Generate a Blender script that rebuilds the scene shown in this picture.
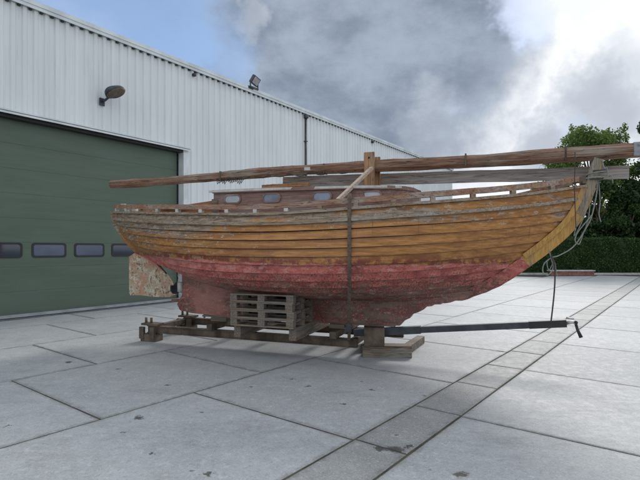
import bpy, bmesh, math, random
import numpy as np
from mathutils import Vector, Matrix
R = math.radians
random.seed(7); rng = np.random.default_rng(7)
for o in list(bpy.data.objects): bpy.data.objects.remove(o)
S = bpy.context.scene
COL = S.collection

# ------------------------------------------------------------------ camera
EYE = 1.6
cam_d = bpy.data.cameras.new('camera'); cam = bpy.data.objects.new('camera', cam_d); COL.objects.link(cam)
cam.location = (0, 0, EYE); cam.rotation_euler = (R(90), 0, 0)
cam_d.sensor_width = 36; cam_d.lens = 36*475/640; cam_d.shift_y = 9/640
cam_d.clip_start = .05; cam_d.clip_end = 3000
S.camera = cam

# ------------------------------------------------------------------ light
SUN_AZ, SUN_EL = R(27), R(34)          # azimuth to the right of +Y (sun stands behind the boat, behind thin cloud)
sd = bpy.data.lights.new('sun', 'SUN'); sd.energy = 1.5; sd.angle = R(19); sd.color = (1, .96, .9)
sun = bpy.data.objects.new('sun', sd); COL.objects.link(sun)
sdir = Vector((math.sin(SUN_AZ)*math.cos(SUN_EL), math.cos(SUN_AZ)*math.cos(SUN_EL), math.sin(SUN_EL)))
sun.rotation_euler = sdir.to_track_quat('Z', 'Y').to_euler()
S.view_settings.view_transform = 'Standard'; S.view_settings.look = 'None'
S.view_settings.gamma = 1; S.view_settings.exposure = 0.32
S.render.engine = 'CYCLES'

# ---- node helper
class NT:
    def __init__(s, nt): s.t = nt; s.n = nt.nodes; s.l = nt.links
    def node(s, typ, **kw):
        n = s.n.new(typ)
        for k, v in kw.items():
            if k == 'ins':
                for a, b in v.items():
                    if hasattr(b, 'is_output') or isinstance(b, bpy.types.NodeSocket): s.l.new(b, n.inputs[a])
                    else: n.inputs[a].default_value = b
            else: setattr(n, k, v)
        return n
    def math(s, op, a, b=0.0, c=None, clamp=False):
        n = s.n.new('ShaderNodeMath'); n.operation = op; n.use_clamp = clamp
        for i, v in enumerate([a, b] + ([c] if c is not None else [])):
            if isinstance(v, bpy.types.NodeSocket): s.l.new(v, n.inputs[i])
            else: n.inputs[i].default_value = v
        return n.outputs[0]
    def vmath(s, op, a, b=None):
        n = s.n.new('ShaderNodeVectorMath'); n.operation = op
        for i, v in enumerate([a, b]):
            if v is None: continue
            if isinstance(v, bpy.types.NodeSocket): s.l.new(v, n.inputs[i])
            else: n.inputs[i].default_value = v
        return n.outputs['Value'] if op in ('DOT_PRODUCT', 'LENGTH') else n.outputs[0]
    def ramp(s, f, a, b, smooth=True):
        n = s.n.new('ShaderNodeMapRange'); n.clamp = True
        if smooth: n.interpolation_type = 'SMOOTHSTEP'
        s.l.new(f, n.inputs[0]); n.inputs[1].default_value = a; n.inputs[2].default_value = b
        n.inputs[3].default_value = 0; n.inputs[4].default_value = 1
        return n.outputs[0]
    def mix(s, f, a, b, blend='MIX'):
        n = s.n.new('ShaderNodeMix'); n.data_type = 'RGBA'; n.blend_type = blend
        for i, v in ((0, f), (6, a), (7, b)):
            if isinstance(v, bpy.types.NodeSocket): s.l.new(v, n.inputs[i])
            else: n.inputs[i].default_value = (v if i == 0 else (tuple(v) + (1,))[:4])
        return n.outputs[2]
    def noise(s, vec, scale, detail=4, rough=.55, dist=0, out=0):
        n = s.n.new('ShaderNodeTexNoise'); s.l.new(vec, n.inputs['Vector'])
        n.inputs['Scale'].default_value = scale; n.inputs['Detail'].default_value = detail
        n.inputs['Roughness'].default_value = rough; n.inputs['Distortion'].default_value = dist
        return n.outputs[out]
    def voro(s, vec, scale, feat='F1', out=0):
        n = s.n.new('ShaderNodeTexVoronoi'); n.feature = feat; s.l.new(vec, n.inputs['Vector'])
        n.inputs['Scale'].default_value = scale
        return n.outputs[out]
    def mapping(s, vec, scale=(1, 1, 1), loc=(0, 0, 0), rot=(0, 0, 0)):
        n = s.n.new('ShaderNodeMapping'); s.l.new(vec, n.inputs[0])
        n.inputs['Scale'].default_value = scale; n.inputs['Location'].default_value = loc; n.inputs['Rotation'].default_value = rot
        return n.outputs[0]

# ------------------------------------------------------------------ sky with clouds
W = bpy.data.worlds.new('World'); S.world = W; W.use_nodes = True
w = NT(W.node_tree); w.n.clear()
BG = .10
sky = w.node('ShaderNodeTexSky', sky_type='NISHITA', sun_disc=False, sun_elevation=SUN_EL, sun_rotation=SUN_AZ)
sky.altitude = 0; sky.air_density = 1.0; sky.dust_density = .6; sky.ozone_density = 2.0
tc = w.node('ShaderNodeTexCoord').outputs['Generated']
def pdir(px, py):
    v = Vector(((px-320)/475, 1, (249-py)/475)); v.normalize(); return v
sep = w.node('ShaderNodeSeparateXYZ', ins={0: tc})
zc = w.math('ADD', w.math('MAXIMUM', sep.outputs[2], 0.0), .12)
comb = w.node('ShaderNodeCombineXYZ', ins={0: w.math('DIVIDE', sep.outputs[0], zc), 1: w.math('DIVIDE', sep.outputs[1], zc), 2: 0.0})
wn = w.noise(comb.outputs[0], 1.1, 9, .6)                       # cloud detail, foreshortened towards the horizon
wn2 = w.noise(w.mapping(tc, (1, 1, 1.6)), 5.5, 9, .60, .0)
wn3 = w.noise(w.mapping(tc, (1, 1, 1.5), (3, 1, 2)), 2.2, 6, .55)
warp = w.node('ShaderNodeVectorMath', operation='MULTIPLY_ADD')
w.l.new(w.noise(tc, 5.0, 5, .65, 0, 1), warp.inputs[0]); warp.inputs[1].default_value = (.22, .22, .22); 
base = w.node('ShaderNodeVectorMath', operation='ADD'); w.l.new(tc, base.inputs[0]); base.inputs[1].default_value = (-.11, -.11, -.11)
w.l.new(base.outputs[0], warp.inputs[2])
wd = w.vmath('NORMALIZE', warp.outputs[0])
def blob(px, py, rad, soft=.5):
    d = w.vmath('DOT_PRODUCT', wd, tuple(pdir(px, py)))
    return w.ramp(d, math.cos(R(rad*(1+soft))), math.cos(R(rad*(1-soft))))
def addmax(*a):
    r = a[0]
    for b in a[1:]: r = w.math('MAXIMUM', r, b)
    return r
# coverage: everywhere cloudy but for a few blue openings
blue = addmax(blob(50, -20, 13, .5), blob(150, 35, 6, .6), blob(110, 20, 9, .6), w.math('MULTIPLY', blob(205, 48, 4, .8), .7), w.math('MULTIPLY', blob(525, 6, 3.2, .7), .9), w.math('MULTIPLY', blob(447, 121, 1.2, .95), .25), w.math('MULTIPLY', blob(578, 118, 2.0, .8), .5))
openn = w.math('ADD', blue, w.math('MULTIPLY', w.math('SUBTRACT', wn2, .5), 1.0))
openn = w.ramp(openn, .05, 1.15)
gen = w.ramp(wn3, .60, .72)                                     # other blue holes all round, away from the picture
away = w.ramp(sep.outputs[1], .25, -.1)
openn = w.math('MAXIMUM', openn, w.math('MULTIPLY', gen, away))
dark = addmax(blob(375, 45, 15, .45), blob(265, 60, 13, .6), blob(340, 110, 10, .6), w.math('MULTIPLY', blob(400, 115, 7, .7), .55), w.math('MULTIPLY', blob(200, 30, 6, .8), .5), w.math('MULTIPLY', blob(605, 100, 4, .9), .6),
              w.math('MULTIPLY', blob(545, 140, 3, .9), .6), w.math('MULTIPLY', blob(480, 150, 3, .9), .35), w.math('MULTIPLY', blob(640, 90, 5, .9), .45))
dk = w.ramp(w.math('ADD', dark, w.math('MULTIPLY', w.math('SUBTRACT', wn2, .5), .85)), -.05, .95)
hole = w.math('MULTIPLY', blob(425, 124, 2.4, .95), .16); hole = w.math('MAXIMUM', hole, w.math('MULTIPLY', blob(243, 12, 1.1, .95), .25))
dk = w.math('MULTIPLY', dk, w.math('SUBTRACT', 1.0, hole))
bright = addmax(w.math('MULTIPLY', blob(450, 125, 6, .9), .8), blob(560, 60, 15, .6), blob(490, 130, 6, .6), blob(600, 20, 12, .6))
def k(c, m=1): return tuple(x*m/BG for x in c)
mid = w.mix(w.ramp(wn, .3, .7), k((.50, .56, .64)), k((.86, .89, .93)))
cl = w.mix(bright, mid, w.mix(w.ramp(wn2, .40, .58), k((.78, .81, .86)), k((.97, .98, .99))))
darkc = w.mix(w.ramp(wn2, .33, .66), k((.175, .215, .285)), k((.31, .365, .45)))
cl = w.mix(dk, cl, darkc)
skyb = w.mix(.45, sky.outputs[0], k((.27, .42, .70)))
col = w.mix(openn, cl, skyb)
# horizon haze brightening
hz = w.ramp(sep.outputs[2], .16, 0.0)
col = w.mix(w.math('MULTIPLY', hz, .45), col, k((.85, .88, .92)))
below = w.ramp(sep.outputs[2], -.005, -.03)
col = w.mix(below, col, k((.22, .22, .22)))
bg = w.node('ShaderNodeBackground', ins={'Color': col, 'Strength': BG})
w.l.new(bg.outputs[0], w.node('ShaderNodeOutputWorld').inputs[0])

# ------------------------------------------------------------------ materials
def new_mat(name, rough=.7, metal=0, spec=.5):
    m = bpy.data.materials.new(name); m.use_nodes = True
    t = NT(m.node_tree); b = t.n['Principled BSDF']
    b.inputs['Roughness'].default_value = rough; b.inputs['Metallic'].default_value = metal
    b.inputs['Specular IOR Level'].default_value = spec
    return m, t, b
def bump(t, b, h, strength=.3, dist=.01):
    n = t.node('ShaderNodeBump', ins={'Strength': strength, 'Distance': dist, 'Height': h}); t.l.new(n.outputs[0], b.inputs['Normal'])
def objco(t): return t.node('ShaderNodeTexCoord').outputs['Object']
def plain(name, c, rough=.6, metal=0, var=.25, scale=6, bmp=.15, spec=.5):
    m, t, b = new_mat(name, rough, metal, spec); o = objco(t)
    n = t.noise(o, scale, 6, .6)
    d = tuple(x*(1-var) for x in c); l = tuple(min(1, x*(1+var)) for x in c)
    t.l.new(t.mix(t.ramp(n, .3, .7), d, l), b.inputs['Base Color'])
    bump(t, b, t.noise(o, scale*8, 4, .6), bmp, .004)
    return m
def wood(name, c1, c2, grey=(.30, .28, .25), gamt=.5, axis=0, rough=.7, crack=.8, sc=1.0):
    m, t, b = new_mat(name, rough, 0, .3); o = objco(t)
    st = [14, 14, 14]; st[axis] = .9
    g = t.noise(t.mapping(o, tuple(x*sc for x in st)), 3, 6, .65, .4)
    st2 = [3, 3, 3]; st2[axis] = .8
    p = t.noise(t.mapping(o, tuple(x*sc for x in st2)), 1.6, 6, .65)
    c = t.mix(t.ramp(g, .3, .7), c2, c1)
    c = t.mix(t.ramp(p, .62-gamt*.35, .78-gamt*.25), c, t.mix(t.ramp(g, .3, .7), tuple(x*.55 for x in grey), grey))
    st3 = [22, 22, 22]; st3[axis] = .5
    cr = t.noise(t.mapping(o, tuple(x*sc for x in st3)), 1.5, 3, .5)
    ck = t.ramp(t.math('ABSOLUTE', t.math('SUBTRACT', cr, .5)), .02, .0)
    c = t.mix(t.math('MULTIPLY', ck, crack), c, (.03, .022, .018))
    t.l.new(c, b.inputs['Base Color'])
    bump(t, b, t.math('SUBTRACT', g, t.math('MULTIPLY', ck, .8)), .5, .006)
    return m

def hull_mat(name, paint_only=False, spec=.4, island=True):
    m, t, b = new_mat(name, .5, 0, spec); o = objco(t)
    sx = t.node('ShaderNodeSeparateXYZ', ins={0: o}); X, Z = sx.outputs[0], sx.outputs[2]
    rnd = t.node('ShaderNodeNewGeometry').outputs['Random Per Island'] if island else None
    off = t.node('ShaderNodeCombineXYZ', ins={0: (t.math('MULTIPLY', rnd, 37.0) if rnd else 0.0), 1: 0.0, 2: 0.0}).outputs[0]
    oo = t.vmath('ADD', o, off)
    g = t.noise(t.mapping(oo, (1.0, 4, 12)), 3, 6, .65, .3)           # grain along the plank
    p = t.noise(t.mapping(oo, (1.0, 1.2, 4.5)), 1.5, 7, .68, .3)      # large wear patches
    q = t.noise(oo, 24, 5, .7)
    vert = t.noise(t.mapping(o, (9, 2, .6)), 2.2, 4, .6)             # dirt run down from the deck
    gold = t.mix(t.ramp(g, .3, .7), (.30, .132, .040), (.57, .275, .085))
    gold = t.mix(t.math('MULTIPLY', t.ramp(t.noise(t.mapping(oo, (.35, 1, 5)), 2.2, 5, .6), .42, .68), .65), gold, (.24, .095, .028))
    gold = t.mix(t.math('MULTIPLY', t.ramp(X, -2.5, -5.0), .45), gold, (.24, .105, .03))
    grey = t.mix(t.ramp(t.math('ADD', t.math('MULTIPLY', g, .75), t.math('MULTIPLY', q, .25)), .36, .62), (.13, .10, .075), (.40, .34, .27))
    # weathering grows aft and up
    wz = t.math('MULTIPLY', t.ramp(Z, 1.55, 2.05), .24)
    wx = t.math('MULTIPLY', t.ramp(X, 1.6, -4.5), .26)
    wear = t.math('ADD', t.math('ADD', p, t.math('MULTIPLY', t.math('SUBTRACT', q, .5), .22)), t.math('ADD', wz, wx))
    aft = t.math('MULTIPLY', t.ramp(X, -3.9, -5.0), .14)
    wear = t.math('SUBTRACT', wear, aft)
    wear = t.math('ADD', wear, t.math('MULTIPLY', t.math('SUBTRACT', t.noise(t.mapping(o, (.9, .9, .9), (2, 8, 1)), 1.3, 3, .5), .5), .5))
    clean = t.math('MULTIPLY', t.ramp(Z, 1.95, 1.86), .16)
    wear = t.math('SUBTRACT', wear, t.math('MULTIPLY', clean, t.math('ADD', .35, t.math('MULTIPLY', t.ramp(X, -2.2, .0), .8))))
    wood_ = t.mix(t.math('MULTIPLY', t.ramp(wear, .72, .90), .88), gold, grey)
    flake = t.math('MULTIPLY', t.ramp(t.noise(t.mapping(oo, (1, 1, 2.2)), 11, 6, .75), .57, .62), t.ramp(wear, .52, .72))
    wood_ = t.mix(t.math('MULTIPLY', flake, .8), wood_, (.50, .45, .38))
    stain = t.math('MULTIPLY', t.ramp(vert, .60, .78), t.math('ADD', t.math('MULTIPLY', wz, 2.4), .12))
    wood_ = t.mix(stain, wood_, (.05, .035, .025))
    bl = t.math('MULTIPLY', t.ramp(t.noise(oo, 5, 6, .8), .64, .74), .5)
    wood_ = t.mix(bl, wood_, (.09, .05, .025))
    # antifouling below the waterline
    pn = t.noise(t.mapping(oo, (1, 1, 2.5)), 4, 8, .72)
    red = t.mix(t.ramp(pn, .35, .65), (.38, .070, .055), (.60, .19, .155))
    red = t.mix(t.ramp(t.noise(oo, 2.1, 4, .6), .5, .7), red, (.24, .045, .043))
    low = t.ramp(Z, 1.42, .95)  # fouling thickens downward, its dark tone also painting shade under the bilge
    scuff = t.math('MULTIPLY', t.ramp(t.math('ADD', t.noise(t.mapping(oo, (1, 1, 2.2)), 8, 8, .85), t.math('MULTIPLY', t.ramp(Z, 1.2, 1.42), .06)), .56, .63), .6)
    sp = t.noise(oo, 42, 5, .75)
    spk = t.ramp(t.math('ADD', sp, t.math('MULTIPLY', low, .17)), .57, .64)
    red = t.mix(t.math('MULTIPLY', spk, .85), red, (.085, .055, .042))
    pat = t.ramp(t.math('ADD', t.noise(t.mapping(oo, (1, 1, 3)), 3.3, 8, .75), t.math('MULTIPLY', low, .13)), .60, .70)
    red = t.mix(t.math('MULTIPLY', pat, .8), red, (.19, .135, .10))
    red = t.mix(t.math('MULTIPLY', t.ramp(t.math('ADD', t.noise(t.mapping(o, (1, 1, 1.5), (9, 1, 1)), 1.1, 5, .6), t.math('MULTIPLY', t.ramp(X, -1.5, -3.8), .14)), .56, .74), .55 if paint_only else .25), red, (.56, .24, .20))
    red = t.mix(scuff, red, (.60, .36, .31))
    wh = t.ramp(t.noise(t.mapping(oo, (1, 1, 1.6), (5, 5, 5)), 17, 6, .8), .66, .70)
    red = t.mix(t.math('MULTIPLY', wh, .85), red, (.55, .48, .44))
    if paint_only: c = red
    else:
        line = t.math('ADD', t.math('ADD', Z, t.math('SUBTRACT', .045, t.math('MULTIPLY', t.ramp(X, -.8, -4.3), .095))), t.math('ADD', t.math('MULTIPLY', t.math('SUBTRACT', t.noise(o, 3.5, 6, .7), .5), .10), t.math('MULTIPLY', X, -.004)))
        band = t.math('MULTIPLY', t.ramp(line, 1.40, 1.45), t.ramp(line, 1.60, 1.47))
        wood_ = t.mix(t.math('MULTIPLY', band, t.ramp(t.noise(oo, 9, 6, .7), .40, .56)), wood_, (.20, .05, .035))
        c = t.mix(t.ramp(line, 1.455, 1.435), wood_, red)
    t.l.new(c, b.inputs['Base Color'])
    t.l.new(t.math('ADD', .36, t.math('MULTIPLY', t.ramp(wear, .5, .8), .35)), b.inputs['Roughness'])
    bump(t, b, t.math('ADD', t.math('MULTIPLY', g, .5), t.math('ADD', t.math('MULTIPLY', pn, .6), t.math('MULTIPLY', q, .6))), .55, .008)
    return m

M = {}
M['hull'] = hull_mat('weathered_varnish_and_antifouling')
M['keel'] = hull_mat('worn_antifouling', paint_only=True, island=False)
M['stem'] = wood('stem_wood', (.62, .38, .12), (.46, .24, .06), gamt=.15, axis=2, crack=.25, rough=.5)
M['stemhead'] = wood('bare_stem_wood', (.48, .33, .18), (.30, .19, .10), grey=(.40, .35, .29), gamt=.5, axis=2, crack=.5)
M['oldrail'] = wood('rail_wood', (.42, .24, .15), (.24, .12, .08), grey=(.44, .36, .30), gamt=.55)
M['greyrail'] = wood('rubbing_strake_wood', (.38, .29, .20), (.22, .14, .085), grey=(.43, .38, .32), gamt=.6)
M['mast'] = wood('mast_wood', (.31, .175, .11), (.13, .065, .042), grey=(.36, .30, .24), gamt=.55, crack=1)
M['greybeam'] = wood('grey_timber', (.44, .38, .34), (.24, .21, .19), grey=(.44, .41, .39), gamt=.9, crack=.8)
M['brownboard'] = wood('brown_timber', (.42, .22, .11), (.26, .11, .05), gamt=.2)
M['post'] = wood('post_wood', (.50, .31, .17), (.34, .19, .10), gamt=.3, axis=2)
M['stick'] = wood('pale_stick', (.62, .50, .40), (.45, .33, .25), grey=(.55, .5, .45), gamt=.4)
M['cabin'] = wood('cabin_side', (.30, .19, .165), (.19, .11, .095), grey=(.38, .31, .28), gamt=.45, crack=.3)
M['pallet'] = wood('pallet_wood', (.31, .245, .18), (.16, .12, .085), grey=(.26, .235, .20), gamt=.7, crack=.6)
M['palety'] = wood('pallet_wood_end', (.29, .22, .16), (.14, .10, .07), grey=(.24, .215, .18), gamt=.7, axis=1, crack=.6)
M['sleeper'] = wood('sleeper_wood', (.24, .19, .14), (.12, .09, .065), grey=(.30, .28, .24), gamt=.5)
M['white'] = plain('worn_white_paint', (.55, .54, .51), .55, var=.18, scale=9)
M['rust'] = plain('rusty_dark_steel', (.115, .088, .065), .75, .2, var=.5, scale=5, bmp=.5)
M['steel'] = plain('dark_grey_steel', (.055, .062, .07), .5, .3, var=.3)
M['oldsteel'] = plain('dull_old_steel', (.25, .26, .28), .6, .4, var=.35)
M['galv'] = plain('galvanised_steel', (.5, .5, .5), .45, .7, var=.2)
M['lap_shade'] = plain('painted_lap_shade', (.075, .040, .025), .9, var=.5, scale=20)  # dark colour painted along the plank laps in place of their shadow
M['black'] = plain('black_rubber', (.02, .02, .02), .5)
M['glassport'] = plain('porthole_glass', (.13, .17, .24), .08, 0, var=.5, scale=4, bmp=0, spec=1)
M['glasspale'] = plain('pale_porthole_glass', (.42, .46, .50), .25, 0, var=.2, scale=4, bmp=0, spec=.8)  # paler, rougher glass than the other panes
M['rope'] = plain('faded_rope', (.25, .27, .24), .9, var=.3, scale=60, bmp=.6)
M['darkrope'] = plain('dark_rope', (.07, .06, .05), .9, var=.3, scale=60)
M['strap'] = plain('dirty_webbing', (.13, .095, .07), .85, var=.35, scale=30, bmp=.5)
M['deck'] = plain('deck_canvas', (.34, .31, .28), .8, var=.35, scale=5)

def rudder_mat():
    m, t, b = new_mat('flaking_rudder_paint', .8); o = objco(t)
    n1 = t.noise(o, 5, 6, .7); n2 = t.noise(t.mapping(o, (1, 1, 1), (4, 2, 1)), 12, 5, .75); v = t.noise(t.mapping(o, (1, 1, .8)), 21, 3, .7)
    c = t.mix(t.ramp(n1, .35, .6), (.50, .44, .32), (.46, .30, .19))
    c = t.mix(t.ramp(n2, .52, .58), c, (.62, .57, .46))
    c = t.mix(t.math('MULTIPLY', t.ramp(v, .57, .62), .85), c, (.14, .075, .06))
    c = t.mix(t.math('MULTIPLY', t.ramp(t.noise(o, 40, 5, .8), .52, .66), .45), c, (.22, .15, .11))
    z = t.node('ShaderNodeSeparateXYZ', ins={0: o}).outputs
    up = t.ramp(t.math('ADD', t.math('ADD', z[2], t.math('MULTIPLY', z[0], .45)), t.math('MULTIPLY', n1, .25)), -.62, -.50)
    c = t.mix(t.math('MULTIPLY', up, .8), c, (.48, .15, .11))
    c = t.mix(t.math('MULTIPLY', t.ramp(t.noise(t.mapping(o, (1, 1, .5), (7, 7, 7)), 3.0, 6, .7), .52, .64), .6), c, (.50, .24, .16))
    t.l.new(c, b.inputs['Base Color']); bump(t, b, t.math('ADD', n2, v), .8, .01)
    return m
M['rudder'] = rudder_mat()

def cladding_mat():
    m, t, b = new_mat('pale_corrugated_cladding', .42, 0, .5); o = objco(t)
    n = t.noise(t.mapping(o, (1.4, 1, .25)), 1.2, 5, .6)
    st = t.noise(t.mapping(o, (9, 1, .3)), 2.0, 5, .65)
    z = t.node('ShaderNodeSeparateXYZ', ins={0: o}).outputs[2]
    c = t.mix(t.ramp(n, .3, .7), (.69, .73, .745), (.78, .81, .82))
    c = t.mix(t.math('MULTIPLY', t.ramp(st, .52, .75), .28), c, (.36, .40, .42))
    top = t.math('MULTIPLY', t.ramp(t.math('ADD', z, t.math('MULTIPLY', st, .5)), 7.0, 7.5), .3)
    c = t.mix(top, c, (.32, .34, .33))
    c = t.mix(t.math('MULTIPLY', t.ramp(t.noise(t.mapping(o, (22, 1, .5), (3, 0, 1)), 1.5, 6, .7), .60, .74), .22), c, (.33, .33, .30))
    base_ = t.math('MULTIPLY', t.ramp(t.math('ADD', z, t.math('MULTIPLY', n, -1.2)), .3, -.5), .5)
    c = t.mix(base_, c, (.25, .27, .22))
    t.l.new(c, b.inputs['Base Color']); bump(t, b, t.noise(t.mapping(o, (1, 1, .2)), 3, 3, .5), .15, .02)
    return m
M['clad'] = cladding_mat()
M['trim'] = plain('pale_metal_trim', (.66, .70, .72), .45, var=.12, scale=2)
M['trimdark'] = plain('grey_metal_trim', (.30, .32, .34), .5, var=.2, scale=3)
def door_mat():
    m, t, b = new_mat('green_door_panel', .48, 0, .5); o = objco(t)
    sp = t.node('ShaderNodeSeparateXYZ', ins={0: o})
    n = t.noise(t.mapping(o, (.35, 1, 3)), 2.0, 6, .65); n2 = t.noise(t.mapping(o, (.5, 1, .9)), .9, 4, .6)
    c = t.mix(t.ramp(n, .3, .7), (.078, .116, .080), (.098, .138, .098))
    c = t.mix(t.math('MULTIPLY', t.ramp(n2, .4, .7), .5), c, (.10, .15, .125))
    low = t.math('MULTIPLY', t.ramp(t.math('ADD', sp.outputs[2], t.math('MULTIPLY', n, .5)), .8, .2), .35)
    c = t.mix(low, c, (.14, .16, .13))
    t.l.new(c, b.inputs['Base Color'])
    bump(t, b, t.noise(t.mapping(o, (1, 1, 5)), 3.0, 3, .5), .12, .01)
    return m
M['door'] = door_mat()
M['doorglass'] = plain('door_window_glass', (.012, .022, .05), .06, 0, var=.3, scale=.8, bmp=0, spec=1)
M['doorglass2'] = plain('door_window_glass_pale', (.05, .07, .13), .12, 0, var=.3, scale=.8, bmp=0, spec=1)

TOP_ = .012
def slab_mat(name, ca, cb, isl=True):
    m, t, b = new_mat(name, .5, 0, .4); o = objco(t)
    rnd = t.node('ShaderNodeNewGeometry').outputs['Random Per Island']
    n1 = t.noise(o, .55, 5, .6); n2 = t.noise(o, 3.2, 8, .72); n3 = t.noise(o, 42, 5, .85); n4 = t.noise(t.mapping(o, (1, 1, 1), (7, 3, 0)), 11, 6, .75)
    c = t.mix(t.ramp(n1, .32, .68), ca, cb)
    c = t.mix(t.math('MULTIPLY', rnd, .30), c, tuple(x*.72 for x in ca))
    c = t.mix(t.math('MULTIPLY', t.ramp(n2, .44, .66), .30), c, tuple(x*.66 for x in ca))
    c = t.mix(t.math('MULTIPLY', t.ramp(n4, .53, .66), .45), c, tuple(x*1.25 for x in cb))
    c = t.mix(t.math('MULTIPLY', t.ramp(n3, .40, .52), .40), tuple(x*.45 for x in ca), c) if False else t.mix(t.math('MULTIPLY', t.ramp(n3, .50, .62), .38), c, (.15, .15, .15))
    n5 = t.noise(t.mapping(o, (1, 1, 1), (1, 9, 4)), 60, 4, .8)
    c = t.mix(t.math('MULTIPLY', t.ramp(n5, .54, .62), .45), c, (.60, .60, .58))
    uv1 = t.node('ShaderNodeSeparateXYZ', ins={0: t.node('ShaderNodeUVMap', uv_map='near').outputs[0]}); uv2 = t.node('ShaderNodeSeparateXYZ', ins={0: t.node('ShaderNodeUVMap', uv_map='far').outputs[0]})
    ed = t.math('MINIMUM', t.math('MINIMUM', uv1.outputs[0], uv1.outputs[1]), t.math('MINIMUM', uv2.outputs[0], uv2.outputs[1]))
    ed = t.math('ADD', ed, t.math('MULTIPLY', t.math('SUBTRACT', t.noise(o, 7, 8, .8), .5), .22))
    c = t.mix(t.math('MULTIPLY', t.ramp(ed, .07, -.015), .55), c, (.11, .105, .095))
    # scattered dark oil and leaf spots
    vd = t.voro(t.mapping(o, (1, 1.6, 1)), 1.7)
    nz = t.noise(o, 16, 4, .7)
    spot = t.math('MULTIPLY', t.ramp(t.math('ADD', vd, t.math('MULTIPLY', nz, .14)), .125, .095), .8)
    on = t.noise(o, 22, 3, .7, 0, 1)
    oo2 = t.vmath('ADD', o, t.vmath('MULTIPLY', t.vmath('SUBTRACT', on, (.5, .5, .5)), (.16, .16, 0)))
    for (px, py, rr) in ((395, 451, .07), (381, 450, .05), (408, 448, .04), (461, 476, .05), (139, 419, .045), (122, 434, .022), (69, 363, .05), (118, 370, .03), (152, 455, .03), (208, 476, .03), (168, 386, .025), (292, 380, .03), (308, 387, .03), (372, 391, .025), (424, 397, .03), (9, 427, .025), (344, 405, .03), (500, 352, .05)):
        Yg = 760/(py-249); d = t.node('ShaderNodeVectorMath', operation='DISTANCE'); t.l.new(oo2, d.inputs[0]); d.inputs[1].default_value = ((px-320)/475*Yg, Yg, TOP_)
        spot = t.math('MAXIMUM', spot, t.math('MULTIPLY', t.ramp(d.outputs['Value'], rr*1.25, rr*.7), .85))
    c = t.mix(spot, c, (.045, .042, .036))
    c = t.mix(t.math('MULTIPLY', t.ramp(t.noise(t.mapping(o, (.5, 1.4, 1), (2, 2, 2)), 1.6, 9, .75), .52, .70), .35), c, (.17, .17, .165))
    t.l.new(c, b.inputs['Base Color'])
    t.l.new(t.math('ADD', .52, t.math('MULTIPLY', t.ramp(n4, .35, .65), .16)), b.inputs['Roughness'])
    bump(t, b, t.math('ADD', t.math('MULTIPLY', n4, .6), n3), .35, .006)
    return m
M['slab'] = slab_mat('concrete_slab', (.37, .39, .405), (.45, .468, .48))
M['strip'] = slab_mat('exposed_aggregate_slab', (.26, .27, .27), (.36, .37, .37))
def joint_mat():
    m, t, b = new_mat('dirt_joint', .95, 0, .1); o = objco(t)
    n = t.noise(o, 4, 6, .7)
    t.l.new(t.mix(t.ramp(n, .4, .6), (.07, .066, .056), (.11, .11, .08)), b.inputs['Base Color'])
    bump(t, b, t.noise(o, 60, 4), .6, .02)
    return m
M['joint'] = joint_mat()
M['grass'] = plain('rough_grass_ground', (.06, .085, .03), .9, var=.4, scale=2)
M['kerb'] = plain('pale_kerb', (.42, .42, .40), .8, var=.2, scale=3)
M['brick'] = plain('red_brown_beam', (.20, .085, .06), .75, var=.35, scale=5)
def leaf_mat(name, c1, c2, c3):
    m, t, b = new_mat(name, .5, 0, .35)
    r = t.node('ShaderNodeNewGeometry').outputs['Random Per Island']
    n = t.noise(objco(t), .8, 3, .6)
    c = t.mix(r, c1, c2); c = t.mix(t.ramp(n, .42, .62), c, c3)
    t.l.new(c, b.inputs['Base Color'])
    tr = t.node('ShaderNodeBsdfTranslucent', ins={'Color': c}); mx = t.node('ShaderNodeMixShader', ins={0: .35})
    t.l.new(b.outputs[0], mx.inputs[1]); t.l.new(tr.outputs[0], mx.inputs[2]); t.l.new(mx.outputs[0], t.n['Material Output'].inputs[0])
    return m
M['leafL'] = leaf_mat('bright_green_leaves', (.09, .16, .03), (.17, .25, .06), (.11, .17, .04))
M['leafD'] = leaf_mat('dark_green_leaves', (.028, .062, .02), (.06, .115, .035), (.04, .08, .026))
M['leafH'] = leaf_mat('hedge_leaves', (.025, .065, .016), (.065, .13, .03), (.045, .09, .024))
M['bark'] = plain('bark', (.12, .09, .065), .9, var=.4, scale=8, bmp=.8)

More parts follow.
